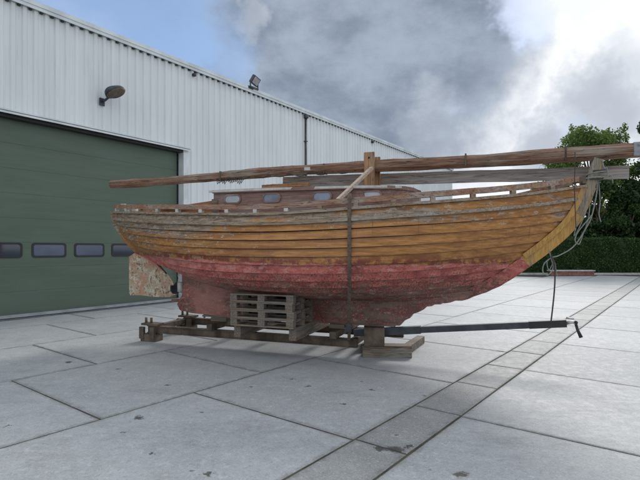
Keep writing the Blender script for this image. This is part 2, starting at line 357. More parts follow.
# ------------------------------------------------------------------ mesh helpers
def tag(o, label=None, cat=None, group=None, kind=None):
    if label: o['label'] = label
    if cat: o['category'] = cat
    if group: o['group'] = group
    if kind: o['kind'] = kind
    return o
def thing(name, label, cat, loc=(0, 0, 0), rz=0, group=None):
    o = bpy.data.objects.new(name, None); COL.objects.link(o); o.location = loc; o.rotation_euler = (0, 0, rz)
    o.empty_display_size = .2
    return tag(o, label, cat, group)
class MB:
    def __init__(s): s.v = []; s.f = []; s.sm = []
    def add(s, vs, fs, smooth=False):
        b = len(s.v); s.v += [tuple(v) for v in vs]; s.f += [tuple(i+b for i in f) for f in fs]; s.sm += [smooth]*len(fs); return s
    def box(s, c, d, rz=0, rot=None, bev=0):
        m = rot if rot is not None else Matrix.Rotation(rz, 3, 'Z')
        h = [x/2 for x in d]; c = Vector(c)
        if bev <= 0:
            vs = [c + m @ Vector((sx*h[0], sy*h[1], sz*h[2])) for sz in (-1, 1) for sy in (-1, 1) for sx in (-1, 1)]
            return s.add(vs, [(0, 2, 3, 1), (4, 5, 7, 6), (0, 1, 5, 4), (2, 6, 7, 3), (0, 4, 6, 2), (1, 3, 7, 5)])
        bm = bmesh.new(); bmesh.ops.create_cube(bm, size=1)
        for v in bm.verts: v.co = Vector((v.co.x*d[0], v.co.y*d[1], v.co.z*d[2]))
        bmesh.ops.bevel(bm, geom=bm.edges[:], offset=min(bev, min(d)*.4), segments=2, affect='EDGES', profile=.6)
        bm.verts.index_update()
        s.add([c + m @ v.co for v in bm.verts], [[v.index for v in f.verts] for f in bm.faces]); bm.free(); return s
    def tube(s, pts, rad, n=10, caps=True, flat=None):
        pts = [Vector(p) for p in pts]; N = len(pts)
        rads = rad if isinstance(rad, (list, tuple)) else [rad]*N
        up = None; vs = []
        for i, p in enumerate(pts):
            t = (pts[min(i+1, N-1)] - pts[max(i-1, 0)]).normalized()
            if up is None: up = t.orthogonal().normalized()
            up = (up - t*up.dot(t));  up = up.normalized() if up.length > 1e-6 else t.orthogonal().normalized()
            sd_ = t.cross(up)
            for j in range(n):
                a = 2*math.pi*j/n; vs.append(p + (up*math.cos(a) + sd_*math.sin(a))*rads[i])
        fs = [(i*n+j, i*n+(j+1) % n, (i+1)*n+(j+1) % n, (i+1)*n+j) for i in range(N-1) for j in range(n)]
        if caps: fs += [tuple(range(n-1, -1, -1)), tuple((N-1)*n+j for j in range(n))]
        return s.add(vs, fs, True)
    def sweep(s, pts, sec, upv=(0, 0, 1), wob=0):
        """sweep a closed section (list of (side, up)) along pts, 'side' horizontal"""
        pts = [Vector(p) for p in pts]; N = len(pts); n = len(sec); vs = []
        for i, p in enumerate(pts):
            t = (pts[min(i+1, N-1)] - pts[max(i-1, 0)]).normalized()
            sd_ = t.cross(Vector(upv)).normalized(); u_ = sd_.cross(t)
            for a, b_ in sec:
                q = p + sd_*a + u_*b_
                if wob: q += Vector((random.uniform(-wob, wob), random.uniform(-wob, wob), random.uniform(-wob, wob)))
                vs.append(q)
        fs = [(i*n+j, (i+1)*n+j, (i+1)*n+(j+1) % n, i*n+(j+1) % n) for i in range(N-1) for j in range(n)]
        fs += [tuple(range(n)), tuple((N-1)*n+j for j in range(n-1, -1, -1))]
        return s.add(vs, fs)
    def prism(s, poly, y0, y1):
        """polygon in local x,z extruded along y"""
        n = len(poly); vs = [(x, y0, z) for x, z in poly] + [(x, y1, z) for x, z in poly]
        fs = [tuple(range(n-1, -1, -1)), tuple(range(n, 2*n))] + [(i, (i+1) % n, n+(i+1) % n, n+i) for i in range(n)]
        return s.add(vs, fs)
    def build(s, name, mat, parent=None, loc=None, rz=None, recalc=True, bev=0):
        me = bpy.data.meshes.new(name); me.from_pydata([tuple(v) for v in s.v], [], s.f)
        me.polygons.foreach_set('use_smooth', s.sm)
        if recalc:
            bm = bmesh.new(); bm.from_mesh(me); bmesh.ops.recalc_face_normals(bm, faces=bm.faces[:])
            if bev: bmesh.ops.bevel(bm, geom=bm.edges[:], offset=bev, segments=2, affect='EDGES')
            bm.to_mesh(me); bm.free()
        me.materials.append(mat); me.update()
        o = bpy.data.objects.new(name, me); COL.objects.link(o)
        if parent: o.parent = parent
        if loc is not None: o.location = loc
        if rz is not None: o.rotation_euler = (0, 0, rz)
        return o

# ------------------------------------------------------------------ ground and paving
PA = math.atan2(.6134, .7898)      # paving direction, to the right of +Y
mb = MB(); mb.add([(-600, -600, 0), (600, -600, 0), (600, 600, 0), (-600, 600, 0)], [(0, 1, 2, 3)])
tag(mb.build('ground', M['grass']), kind='structure')
mb = MB(); mb.add([(-45, -25, .004), (45, -25, .004), (45, 29.2, .004), (-45, 29.2, .004)], [(0, 1, 2, 3)])
tag(mb.build('yard', M['joint']), kind='structure')
TOP = .012
g1 = Vector((.6134, .7898)); g2 = Vector((.7898, -.6134))
def slabs(rows):
    vs = []; fs = []; uvs = []
    for (q0, q1, off, step) in rows:
        k0 = int((-26-off)/step)
        for kk in range(k0, k0+int(72/step)):
            p0, p1 = off+kk*step, off+(kk+1)*step
            c = g1*((p0+p1)/2) + g2*((q0+q1)/2)
            if c.y > 28.0 or c.y < -7 or abs(c.x) > 36: continue
            # keep off the warehouse footprint
            if (c.x+4.18)*.816 - (c.y-14.5)*.578 < -1.0: continue
            j = .010; e = .010; b = len(vs); h = TOP + random.uniform(-.0012, .0012)
            jj = [random.uniform(-.005, .005) for _ in range(4)]
            corners = [(p0+j+jj[0], q0+j), (p1-j, q0+j+jj[1]), (p1-j+jj[2], q1-j), (p0+j, q1-j+jj[3])]
            inn = [(p0+j+e+jj[0], q0+j+e), (p1-j-e, q0+j+e+jj[1]), (p1-j-e+jj[2], q1-j-e), (p0+j+e, q1-j-e+jj[3])]
            for (p, q) in corners: v = g1*p+g2*q; vs.append((v.x, v.y, .0045))
            for (p, q) in corners: v = g1*p+g2*q; vs.append((v.x, v.y, h-.005))
            for (p, q) in inn: v = g1*p+g2*q; vs.append((v.x, v.y, h))
            for (p, q) in corners+corners+inn: uvs.append((p-p0, q-q0, p1-p, q1-q))
            fs.append((b+8, b+11, b+10, b+9))
            for i in range(4):
                n = (i+1) % 4
                fs.append((b+i, b+4+i, b+4+n, b+n)); fs.append((b+4+i, b+8+i, b+8+n, b+4+n))
    m_ = MB(); m_.v = vs; m_.f = fs; m_.sm = [False]*len(fs); m_.uv = uvs; return m_
def pave(rws, name, mat):
    m_ = slabs(rws); o = tag(m_.build(name, mat, recalc=False), kind='structure'); me = o.data
    for li, nm in ((0, 'near'), (2, 'far')):
        l = me.uv_layers.new(name=nm)
        for p in me.polygons:
            for k_ in p.loop_indices:
                d = m_.uv[me.loops[k_].vertex_index]; l.data[k_].uv = (d[li], d[li+1])
    return o
rows = []
q = -2.209
for r in range(16):
    rows.append((q-2.13, q, 3.30 if r % 2 == 0 else 2.25, 2.12)); q -= 2.13
q = -1.717
for r in range(14):
    rows.append((q, q+2.13, 4.39 if r % 2 == 0 else 3.3, 2.18)); q += 2.13
pave(rows, 'pavement', M['slab'])
pave([(-2.209, -1.717, 3.32, 1.09)], 'drain_strip', M['strip'])

# ------------------------------------------------------------------ warehouse
# local x along the facade (s), local -y towards the yard
WA = math.atan2(.816, .578)
WH = thing('warehouse', 'long warehouse clad in pale corrugated metal with a wide green door', 'warehouse', (-4.18, 14.5, 0), WA)
HT = 7.22; DH = 4.60; PIT = .24
def corrug(x0, x1, z0, z1, y=0.0):
    m_ = MB(); pts = []; x = x0
    while x < x1-1e-6:
        for dx, dy in ((0, 0), (.115, 0), (.14, -.036), (.215, -.036)):
            if x+dx < x1: pts.append((x+dx, y+dy))
        x += PIT
    pts.append((x1, y)); n = len(pts)
    m_.v = [(a, b, z0) for a, b in pts] + [(a, b, z1) for a, b in pts]
    m_.f = [(i, i+1, n+i+1, n+i) for i in range(n-1)]; m_.sm = [False]*(n-1)
    return m_
m_ = corrug(.16, 23.4, 0.02, HT); c2 = corrug(-12.8, .16, DH+.1, HT); m_.add(c2.v, c2.f); c3 = corrug(-14, -12.8, .02, HT); m_.add(c3.v, c3.f)
m_.build('wall_cladding', M['clad'], WH, recalc=False)
mb = MB(); mb.box((4.7, 10.05, 3.6), (37.4, 19.9, 7.16)); 
# core box leaves room for the door recess
mb = MB()
mb.box((11.8, 10.2, 3.58), (23.1, 20.2, 7.1)); mb.box((-6.4, 10.4, 3.58), (13.2, 19.6, 7.1)); mb.box((-6.4, .34, 5.92), (13.2, .4, 2.4)); mb.box((-13.6, .4, 3.58), (1.0, .5, 7.1))
mb.build('wall', M['trim'], WH)
mb = MB(); mb.box((4.7, -.03, HT+.05), (37.5, .16, .10)); mb.box((4.7, -.075, HT-.03), (37.5, .03, .10)); mb.build('roof_flashing', M['trim'], WH)
mb = MB()
x = -14+.055
while x < 23.3: mb.box((x, -.025, HT-.098), (.06, .05, .035)); x += PIT*1
mb.build('rib_filler', M['black'], WH)['kind'] = 'stuff'
mb = MB(); mb.box((4.7, 10.2, HT+.02), (37.2, 20.3, .12)); mb.build('roof', M['trimdark'], WH)
# door head and jamb
mb = MB(); mb.box((-6.4, -.06, DH+.06), (13.1, .20, .05)); mb.box((-6.4, -.15, DH+.02), (13.1, .02, .06)); mb.build('door_head_flashing', M['trim'], WH)
mb = MB(); mb.box((-6.3, .06, DH-.03), (12.6, .20, .07)); mb.build('door_head', M['black'], WH)
mb = MB(); mb.box((.06, .05, DH/2+.01), (.19, .24, DH)); mb.build('door_jamb', M['trim'], WH)
mb = MB(); mb.box((-12.75, .05, DH/2+.01), (.2, .24, DH)); mb.build('door_jamb', M['trim'], WH)
# sectional door: horizontal panels with tiny grooves
mb = MB(); z = .06; sec = [.56, .62, .62, .62, .62, .62, .62, .62]; zz = .06
prof = []
ph = .0
while z < DH-.02:
    z1 = min(z+.0575*10*.98, DH)
    mb.box((-6.35, .20, (z+z1)/2), (12.5, .04, z1-z-.003)); 
    # micro ribs on each panel
    k2 = z+.05
    while k2 < z1-.03 and False:
        mb.box((-6.35, .1775, k2), (12.5, .003, .012)); k2 += .095
    z = z1
door = mb.build('door', M['door'], WH)
mb = MB(); mb.box((-6.35, .19, .035), (12.6, .06, .05)); mb.build('door_seal', M['black'], door)
mb = MB(); mb.box((-6.35, -.02, .09), (12.55, .10, .06)); mb.build('door_sill', M['trimdark'], WH)
def rrect(cx, cz, w_, h_, r, n=5):
    pts = []
    for (sx, sz, a0) in ((1, 1, 0), (-1, 1, 90), (-1, -1, 180), (1, -1, 270)):
        for i in range(n+1):
            a = R(a0+90*i/n); pts.append((cx+sx*(w_/2-r)+r*math.cos(a), cz+sz*(h_/2-r)+r*math.sin(a)))
    return pts
def ring(m2, outer, inner, y0, y1):
    n = len(outer)
    vs = [(x, y0, z) for x, z in outer]+[(x, y0, z) for x, z in inner]+[(x, y1, z) for x, z in outer]+[(x, y1, z) for x, z in inner]
    fs = []
    for i in range(n):
        j = (i+1) % n
        fs += [(i, j, n+j, n+i), (2*n+i, 3*n+i, 3*n+j, 2*n+j), (i, 2*n+i, 2*n+j, j), (n+i, n+j, 3*n+j, 3*n+i)]
    m2.add(vs, fs)
for kx in range(-10, 1):
    cx = -.83+kx*1.0
    if cx < -12.2: continue
    m2 = MB(); ring(m2, rrect(cx, 1.57, .80, .35, .07), rrect(cx, 1.57, .71, .26, .05), .165, .179)
    wf = m2.build('door_window', M['black'], door)
    m2 = MB(); m2.prism(rrect(cx, 1.57, .715, .265, .05), .170, .176); m2.build('pane', M['doorglass2'] if kx in (-2, -3) else M['doorglass'], wf)
# drainpipe
m2 = MB(); m2.tube([(6.1, -.10, 0.05), (6.1, -.10, 6.95)], .045, 12); m2.box((6.1, -.11, 7.02), (.16, .14, .16), bev=.02)
for z in (2.2, 4.2, 6.0): m2.box((6.1, -.09, z), (.13, .12, .035))
m2.build('drainpipe', M['steel'], WH)
m2 = MB(); m2.box((.35, -.09, HT-.22), (.10, .1, .09), bev=.02); m2.build('sensor', M['black'], WH)
m2 = MB(); m2.box((11.7, -.09, HT-.22), (.13, .1, .11), bev=.02); m2.build('sensor', M['black'], WH)

def wpt(s, y, z): 
    return (-4.18+s*.578 - y*.816, 14.5+s*.816 + y*.578, z)
# floodlight on the wall above the door: oval street-lamp style head
fl = thing('floodlight', 'elongated floodlight on a short arm on the cladding above the green door', 'floodlight', wpt(-2.62, -.04, 5.42), WA)
m2 = MB(); m2.box((0, 0, 0), (.14, .03, .2), bev=.01); m2.tube([(0, -.02, .0), (0.0, -.16, .02), (.05, -.30, .12)], .03, 8); m2.build('arm', M['steel'], fl)
def ellipsoid_head(L, Wd, H, n=14, mm=8):
    m3 = MB(); vs = []
    for i in range(n+1):
        x = -1+2*i/n; rr = math.sqrt(max(0, 1-abs(x)**2.6))*(1-.18*x)
        for j in range(mm*2):
            a = math.pi*j/mm; vs.append((x*L/2, math.cos(a)*Wd/2*rr, (math.sin(a)*(H*.65 if math.sin(a) > 0 else H*.3))*rr))
    fs = [(i*mm*2+j, i*mm*2+(j+1) % (mm*2), (i+1)*mm*2+(j+1) % (mm*2), (i+1)*mm*2+j) for i in range(n) for j in range(mm*2)]
    m3.add(vs, fs, True); return m3
hd = ellipsoid_head(.56, .34, .22).build('lamp_head', M['steel'], fl, loc=(.16, -.34, .24)); hd.rotation_euler = (R(-40), R(-26), R(-8))
m3 = MB(); m3.tube([(0, 0, -.045), (0, 0, -.085)], [.20, .17], 20)
for i, v in enumerate(m3.v): m3.v[i] = (v[0]*1.35, v[1]*.78, v[2])
m3.build('lens', M['rust'], hd)
# square floodlight on the roof edge
f2 = thing('floodlight', 'small square floodlight tilted upright on the roof edge of the warehouse', 'floodlight', wpt(3.0, -.1, HT+.1), WA)
m2 = MB(); m2.box((0, 0, .0), (.42, .10, .06)); m2.box((-.19, -.03, .10), (.03, .04, .22)); m2.box((.19, -.03, .10), (.03, .04, .22)); m2.box((-.15, .02, -.03), (.25, .08, .1)); m2.build('bracket', M['steel'], f2)
rot = Matrix.Rotation(R(28), 3, 'X') @ Matrix.Rotation(R(14), 3, 'Y')
m2 = MB(); m2.box((.02, -.05, .26), (.36, .13, .30), rot=rot, bev=.02)
for i in range(5): m2.box(Vector((.02, -.05, .26)) + rot @ Vector((-.12+.06*i, .08, 0)), (.012, .05, .26), rot=rot)
hb = m2.build('lamp_head', M['steel'], f2)
m2 = MB(); m2.box(Vector((.02, -.05, .26)) + rot @ Vector((0, -.067, 0)), (.29, .012, .23), rot=rot); m2.build('lens', M['galv'], hb)

# ------------------------------------------------------------------ boat
BL, BR = (1.21, 7.0, 0), math.atan2(-.342, .94)
BOAT = thing('wooden_boat', 'old clinker wooden boat with peeling golden varnish and worn red bottom on a trailer', 'boat', BL, BR)
def interp(tab, x):
    """catmull-rom through (x, y...) rows"""
    xs = [r_[0] for r_ in tab]
    if x <= xs[0]: return tab[0][1]
    if x >= xs[-1]: return tab[-1][1]
    i = max(j for j in range(len(xs)) if xs[j] <= x); i = min(i, len(xs)-2)
    def m(j):
        if j <= 0: return (tab[1][1]-tab[0][1])/(xs[1]-xs[0])
        if j >= len(xs)-1: return (tab[-1][1]-tab[-2][1])/(xs[-1]-xs[-2])
        return (tab[j+1][1]-tab[j-1][1])/(xs[j+1]-xs[j-1])
    h = xs[i+1]-xs[i]; t = (x-xs[i])/h
    return ((2*t**3-3*t**2+1)*tab[i][1] + (t**3-2*t**2+t)*h*m(i) + (-2*t**3+3*t**2)*tab[i+1][1] + (t**3-t**2)*h*m(i+1))
US, UB = -5.34, 2.42
SHEER = [(-5.34, 2.27), (-4.5, 2.20), (-3, 2.11), (-1.5, 2.06), (.18, 2.14), (1.57, 2.26), (2.42, 2.41)]
HALF = [(-5.34, .035), (-5.22, .17), (-4.95, .36), (-4.4, .65), (-3.8, .88), (-3, 1.09), (-2, 1.22), (-1, 1.25), (0, 1.14), (.8, .94), (1.57, .60), (2.1, .26), (2.42, .04)]
def zs(u): return interp(SHEER, u)
def hb(u): return interp(HALF, u)
# end curves as function of t (0 sheer .. 1 keel)
BOWU = [(0, 2.42), (.12, 2.33), (.25, 2.17), (.38, 1.93), (.5, 1.66), (.62, 1.38), (.75, 1.06), (.88, .74), (1, .45)]
BOWZ = [(0, 2.41), (.12, 2.16), (.25, 1.90), (.38, 1.66), (.5, 1.44), (.62, 1.22), (.75, 1.03), (.88, .90), (1, .82)]
STU = [(0, -5.34), (.12, -5.30), (.25, -5.14), (.38, -4.93), (.5, -4.68), (.62, -4.38), (.75, -4.02), (.88, -3.64), (1, -3.2)]
STZ = [(0, 2.27), (.12, 2.09), (.25, 1.86), (.38, 1.68), (.5, 1.54), (.62, 1.41), (.75, 1.27), (.88, 1.13), (1, .98)]
MIDB = [(0, 1.0), (.15, 1.025), (.3, 1.02), (.42, .985), (.54, .90), (.66, .76), (.78, .56), (.89, .32), (1, .045)]
MIDZ = [(0, 2.06), (.15, 1.80), (.3, 1.55), (.42, 1.36), (.54, 1.18), (.66, 1.04), (.78, .95), (.89, .895), (1, .86)]
def hull(v, t):
    u0, u1 = interp(STU, t), interp(BOWU, t)
    u = u0+(u1-u0)*v
    # equivalent station on the sheer plan, at same fraction
    us = US+(UB-US)*v
    pl = max(0, hb(us)/1.25)
    pw = 1+1.0*t*(1.25 if v > .55 else .9)
    b = (pl**pw)*1.25*interp(MIDB, t)
    b = max(b, .035)
    w_ = 4*v*(1-v)
    # height: blend ends to mid with a flat middle
    e = abs(2*v-1)**2.3
    end = interp(BOWZ, t) if v > .5 else interp(STZ, t)
    z = interp(MIDZ, t)*(1-e)+end*e
    if t < .3:
        z = z*(t/.3) + (zs(us) + (interp(MIDZ, t)-2.06)*(1-e) + (end-(2.41 if v > .5 else 2.27))*e)*(1-t/.3)
    return Vector((u, -b, z))       # near side is -y
NSTR = 15
tl = [i/NSTR for i in range(NSTR+1)]
def frange(n): return [i/n for i in range(n+1)]
NV = 72
vsamp = [.5-.5*math.cos(math.pi*x)*1 for x in frange(NV)]
vsamp = [.35*a+.65*b for a, b in zip(vsamp, frange(NV))]
mb = MB()
for side in (1, -1):
    for j in range(NSTR):
        t0, t1 = tl[j], tl[j+1]; nr = 5; grid = []
        wav = [random.uniform(-1, 1) for _ in range(6)]
        for i, v in enumerate(vsamp):
            row = []
            endf = min(1, v/.04, (1-v)/.04)
            for r_ in range(nr+1):
                t = t0+(t1-t0)*[0, .07, .4, .7, .965, 1][r_]
                p = hull(v, t)
                eps = 1e-3
                a = hull(min(1, v+eps), t)-hull(max(0, v-eps), t); c = hull(v, min(1, t+eps))-hull(v, max(0, t-eps))
                nrm = a.cross(c).normalized()
                if nrm.y > 0: nrm = -nrm
                off = [-.014, .006, .015, .024, .032+.010*(t0 > .38), .031+.010*(t0 > .38)][r_]*(.4+.6*endf)
                off += .003*math.sin(v*9+wav[0]*6)*endf*(r_/nr)
                q_ = p+nrm*off
                if r_ == nr:
                    row.append(q_); row.append(p+nrm*(-.016))     # lower edge returns inwards
                else: row.append(q_)
            # thickness: inner face
            grid.append([Vector((q_.x, q_.y*side, q_.z)) for q_ in row])
        m = len(grid[0]); vs = [q_ for r2 in grid for q_ in r2]
        fs = [(i*m+k_, (i+1)*m+k_, (i+1)*m+k_+1, i*m+k_+1) for i in range(NV) for k_ in range(m-1)]
        if side == -1: fs = [tuple(reversed(f)) for f in fs]
        mb.add(vs, fs, False)
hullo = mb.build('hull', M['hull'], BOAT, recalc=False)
hullo.data.materials.append(M['lap_shade'])
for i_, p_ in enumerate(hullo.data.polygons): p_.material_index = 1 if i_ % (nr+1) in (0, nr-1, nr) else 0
me = hullo.data
sm = [True]*len(me.polygons); me.polygons.foreach_set('use_smooth', sm)
try: me.set_sharp_from_angle(angle=R(32))
except Exception: pass

def along(v0, v1, n, t=0.0, dout=0, dz=0, side=1):
    pts = []
    for i in range(n+1):
        v = v0+(v1-v0)*i/n; p = hull(v, t)
        eps = .004; a = hull(min(1, v+eps), t)-hull(max(0, v-eps), t); nn = Vector((a.y, -a.x, 0)).normalized()
        if nn.y > 0: nn = -nn
        q_ = p+nn*dout; q_.z += dz
        if q_.y > -.02: q_.y = -.02
        pts.append(Vector((q_.x, q_.y*side, q_.z)))
    return pts
def rect(w_, h_): return [(-w_/2, -h_/2), (w_/2, -h_/2), (w_/2, h_/2), (-w_/2, h_/2)]
for side in (1, -1):
    mb = MB(); mb.sweep(along(0.004, .993, 60, 0, -.015, .012, side), rect(.13, .035), wob=.0015); mb.build('covering_board', M['greyrail'], BOAT)
    mb = MB(); mb.sweep(along(0.0, .985, 60, 0.070, .035, 0, side), rect(.045, .042), wob=.0012); mb.build('rubbing_strake', M['greyrail'], BOAT)
    mb = MB(); mb.sweep(along(0.01, .985, 60, 0, -.03, .112, side), rect(.05, .072), wob=.002); mb.build('toe_rail', M['oldrail'], BOAT)
    for i in range(16):
        v = .035+i*.0605; p = along(v-.003, v+.003, 1, 0, -.03, .052, side)
        d = (p[1]-p[0]); a = math.atan2(d.y, d.x); c = (p[0]+p[1])/2
        mb = MB(); mb.box(c, (.06, .06, .052), rz=a, bev=.004); mb.build('rail_block', M['white'] if i < 9 and i != 2 else M['greyrail'], BOAT)
# deck
mb = MB(); pts = []
vv = frange(50)
for v in vv:
    p = hull(v, 0); b_ = max(0.0, -p.y-.02)
    for k_ in (-1, -.5, 0, .5, 1): pts.append((p.x, k_*b_, p.z-.012+.05*(1-k_*k_)*(b_/1.2)))
fs = [(i*5+j, (i+1)*5+j, (i+1)*5+j+1, i*5+j+1) for i in range(50) for j in range(4)]
mb.add(pts, fs); mb.build('deck', M['deck'], BOAT)
# stem post: follows the bow end curve, upper part bare
def stempoly(t0, t1, n, outw=.09, inw=.05, top=None):
    outer = []; inner = []
    for i in range(n+1):
        t = t0+(t1-t0)*i/n; e = .01
        P = Vector((interp(BOWU, t), interp(BOWZ, t))); T = Vector((interp(BOWU, min(1, t+e))-interp(BOWU, max(0, t-e)), interp(BOWZ, min(1, t+e))-interp(BOWZ, max(0, t-e)))).normalized()
        N = Vector((-T.y, T.x)); N = N if N.x > 0 or N.y < 0 else -N
        if N.x < 0: N = -N
        outer.append(P+N*outw); inner.append(P-N*inw)
    return outer, inner
def taperstem(t0, t1, n, ow, iw, hw_in=.075, hw_out=.045, ext=0, taper=0):
    o_, i_ = stempoly(t0, t1, n, ow, iw)
    if taper:
        random.seed(3)
        for k_ in range(len(o_)):
            f_ = k_/(len(o_)-1); o_[k_] = o_[k_] + (i_[k_]-o_[k_]).normalized()*(taper*f_**1.6 + (random.uniform(-.012, .012) if f_ > .3 else 0))
    if ext:
        d = (o_[0]-o_[1]).normalized(); d = Vector((.28, .96)); o_.insert(0, o_[0]+d*ext); i_.insert(0, i_[0]+d*ext)
    m_ = MB(); N = len(o_); vs = []
    for a, b_ in zip(o_, i_):
        vs += [(b_.x, -hw_in, b_.y), (a.x, -hw_out, a.y), (a.x, hw_out, a.y), (b_.x, hw_in, b_.y)]
    fs = [(i*4+j, i*4+(j+1) % 4, (i+1)*4+(j+1) % 4, (i+1)*4+j) for i in range(N-1) for j in range(4)]
    fs += [(0, 1, 2, 3), (N*4-4, N*4-1, N*4-2, N*4-3)]
    m_.add(vs, fs); return m_
taperstem(.17, .50, 12, .10, .07).build('stem_post', M['stem'], BOAT)
taperstem(.0, .17, 6, .09, .06, .072, .042).build('stem_upper', M['stemhead'], BOAT)
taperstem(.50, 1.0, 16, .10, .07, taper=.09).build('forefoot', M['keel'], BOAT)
taperstem(-.0, .02, 1, .075, .045, .062, .045, ext=.37).build('stem_head', M['stemhead'], BOAT)
# thin yellow fashion piece where the planks land
m_ = MB(); o_, i_ = stempoly(0.02, .49, 16, -.02, .09)
N = len(o_)
for side in (-1, 1):
    vs = []
    for k_, (a, b_) in enumerate(zip(o_, i_)):
        t = .02+.47*k_/(N-1); 
        vs += [(a.x, side*.098, a.y), (b_.x, side*.118, b_.y), (b_.x, side*.05, b_.y), (a.x, side*.05, a.y)]
    fs = [(i*4+j, i*4+(j+1) % 4, (i+1)*4+(j+1) % 4, (i+1)*4+j) for i in range(N-1) for j in range(4)] + [(0, 1, 2, 3), (N*4-4, N*4-1, N*4-2, N*4-3)]
    m_.add(vs, fs)
m_.build('stem_cheek', M['stem'], BOAT)
# keel / deadwood with a ragged forward edge
poly = [(1.0, 1.02), (1.0, .965), (.90, .915), (.82, .90), (.74, .865), (.66, .86), (.56, .815), (.48, .81), (.44, .785), (.37, .775), (.33, .735), (.25, .69), (.17, .66), (.13, .60), (.05, .56), (-.02, .48),
        (-.6, .475), (-1.2, .47), (-2, .465), (-2.95, .47), (-3.6, .50), (-3.84, .54), (-3.9, .64), (-3.80, .80), (-3.80, 1.26), (-3.2, 1.12), (-2, .95), (0, .93)]
mb = MB()
# subdivide so the bump/wear reads, slight thickness taper by building three slabs
mb.prism(poly, -.085, .085)
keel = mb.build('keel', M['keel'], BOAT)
# ragged planking flakes of the false keel
mb = MB(); mb.prism([(-.1, .455), (-3.4, .448), (-3.4, .474), (-.1, .482)], -.07, .07); mb.build('false_keel', M['sleeper'], BOAT)
# stern post, above the aperture
mb = MB(); mb.prism([(-3.75, 1.28), (-4.25, 1.42), (-4.72, 1.60), (-5.0, 1.80), (-5.22, 2.05), (-5.32, 2.30), (-5.42, 2.30), (-5.34, 2.03), (-5.12, 1.76), (-4.84, 1.53), (-4.3, 1.31), (-3.76, 1.14)], -.045, .045)
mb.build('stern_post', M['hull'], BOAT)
# rudder with its upper edge following the counter, stock
mb = MB(); mb.prism([(-4.86, 1.53), (-4.99, 1.46), (-4.985, .80), (-4.96, .755), (-4.75, .765), (-4.45, .745), (-4.1, .755), (-3.98, .80), (-4.0, .92), (-4.22, 1.20), (-4.40, 1.34), (-4.6, 1.44)], -.03, .03)
rud = mb.build('rudder', M['rudder'], BOAT)
mb = MB(); mb.tube([(-4.20, 0, 1.15), (-4.50, 0, 1.44)], .03, 10); mb.build('rudder_stock', M['rust'], BOAT)
MB().box((-3.93, 0, .70), (.26, .07, .05), bev=.01).build('rudder_heel', M['keel'], BOAT)
# propeller
pr = MB(); pr.tube([(-3.70, 0, .965), (-3.86, 0, .965), (-3.98, 0, .965), (-4.03, 0, .965)], [.035, .06, .05, .015], 14)
prop = pr.build('propeller', M['black'], BOAT)
for kk in range(3):
    m2 = MB(); a0 = R(90+kk*120); vs = []; NU = 8
    for i in range(NU+1):
        f_ = i/NU; r_ = .05+.17*f_; wd_ = .028+.062*math.sin(math.pi*min(1, f_*.85+.12)); tw = R(52-28*f_)
        for sgn in (-1, 1):
            for th in (-.006, .006):
                lx = sgn*wd_*math.sin(tw)*.9+th; lt = sgn*wd_*math.cos(tw)
                y = r_*math.cos(a0)-lt*math.sin(a0); z = r_*math.sin(a0)+lt*math.cos(a0); vs.append((-3.93+lx, y, .965+z))
    order = [0, 1, 3, 2]; fs = []
    for i in range(NU):
        for q_ in range(4): fs.append((i*4+order[q_], i*4+order[(q_+1) % 4], (i+1)*4+order[(q_+1) % 4], (i+1)*4+order[q_]))
    fs += [tuple(order), tuple(NU*4+x for x in order)]
    m2.add(vs, fs); m2.build('blade', M['white'] if kk == 0 else M['steel'], prop)
# zinc anode just ahead of the propeller
m2 = MB(); m2.tube([(-3.83, -.088, .86), (-3.83, -.088, 1.02)], [.05, .05], 12); m2.build('anode', M['white'], BOAT)

# cabin trunk
def cab(u, b_, z): return (u, b_, z)
outline = []       # plan outline, near side from aft to front, rounded front
for (u, b_) in [(-2.72, .80), (-2.0, .84), (-1.2, .84), (-.5, .78), (-.05, .68), (.12, .58), (.22, .40), (.25, 0)]: outline.append((u, b_))
full = [(u, -b_) for u, b_ in outline] + [(u, b_) for u, b_ in reversed(outline[:-1])]
def ctop(u): return 2.475-.012*(u+2.7)
n = len(full); mb = MB(); vs = []
for (u, b_) in full: vs.append((u, b_, 1.98))
for (u, b_) in full: vs.append((u, b_*.97, ctop(u)-.03))
fs = [(i, (i+1) % n, n+(i+1) % n, n+i) for i in range(n)]
mb.add(vs, fs); cabin = mb.build('cabin', M['cabin'], BOAT)
# roof: cambered, with white edge
mb = MB(); vs = []
K = [-1, -.6, -.2, .2, .6, 1]
us_ = [-2.76, -2.4, -2, -1.5, -1, -.5, -.05, .12, .22, .27]
def cb(u): 
    for (a, b0), (c, d) in zip(outline, outline[1:]):
        if a <= u <= c: return b0+(d-b0)*(u-a)/(c-a)
    return outline[0][1] if u < outline[0][0] else .05
for u in us_:
    for k_ in K: vs.append((u, k_*cb(u)*1.0, ctop(u)+.01+.07*(1-k_*k_)*max(.12, min(1, (.3-u)/.7))-.02*max(0, u+.1)))
fs = [(i*6+j, (i+1)*6+j, (i+1)*6+j+1, i*6+j+1) for i in range(len(us_)-1) for j in range(5)]
mb.add(vs, fs); mb.build('cabin_roof', M['greyrail'], BOAT)
for side in (-1, 1):
    mb = MB(); mb.sweep([(u, side*(cb(u)*.985+.012), ctop(u)-.006) for u in [-2.78, -2.4, -2, -1.5, -1, -.5, -.1, .1]], rect(.03, .032), wob=.001); mb.build('roof_edge_trim', M['white'], cabin)
mb = MB(); mb.sweep([(u, b_*1.0, ctop(u)-.012-.02*max(0, u+.1)) for u, b_ in full], rect(.022, .05)); mb.build('roof_edge', M['cabin'], cabin)
mb = MB(); mb.sweep([(-2.77, -.82, ctop(-2.7)), (-2.77, .82, ctop(-2.7))], rect(.03, .03)); mb.build('roof_edge_trim', M['white'], cabin)
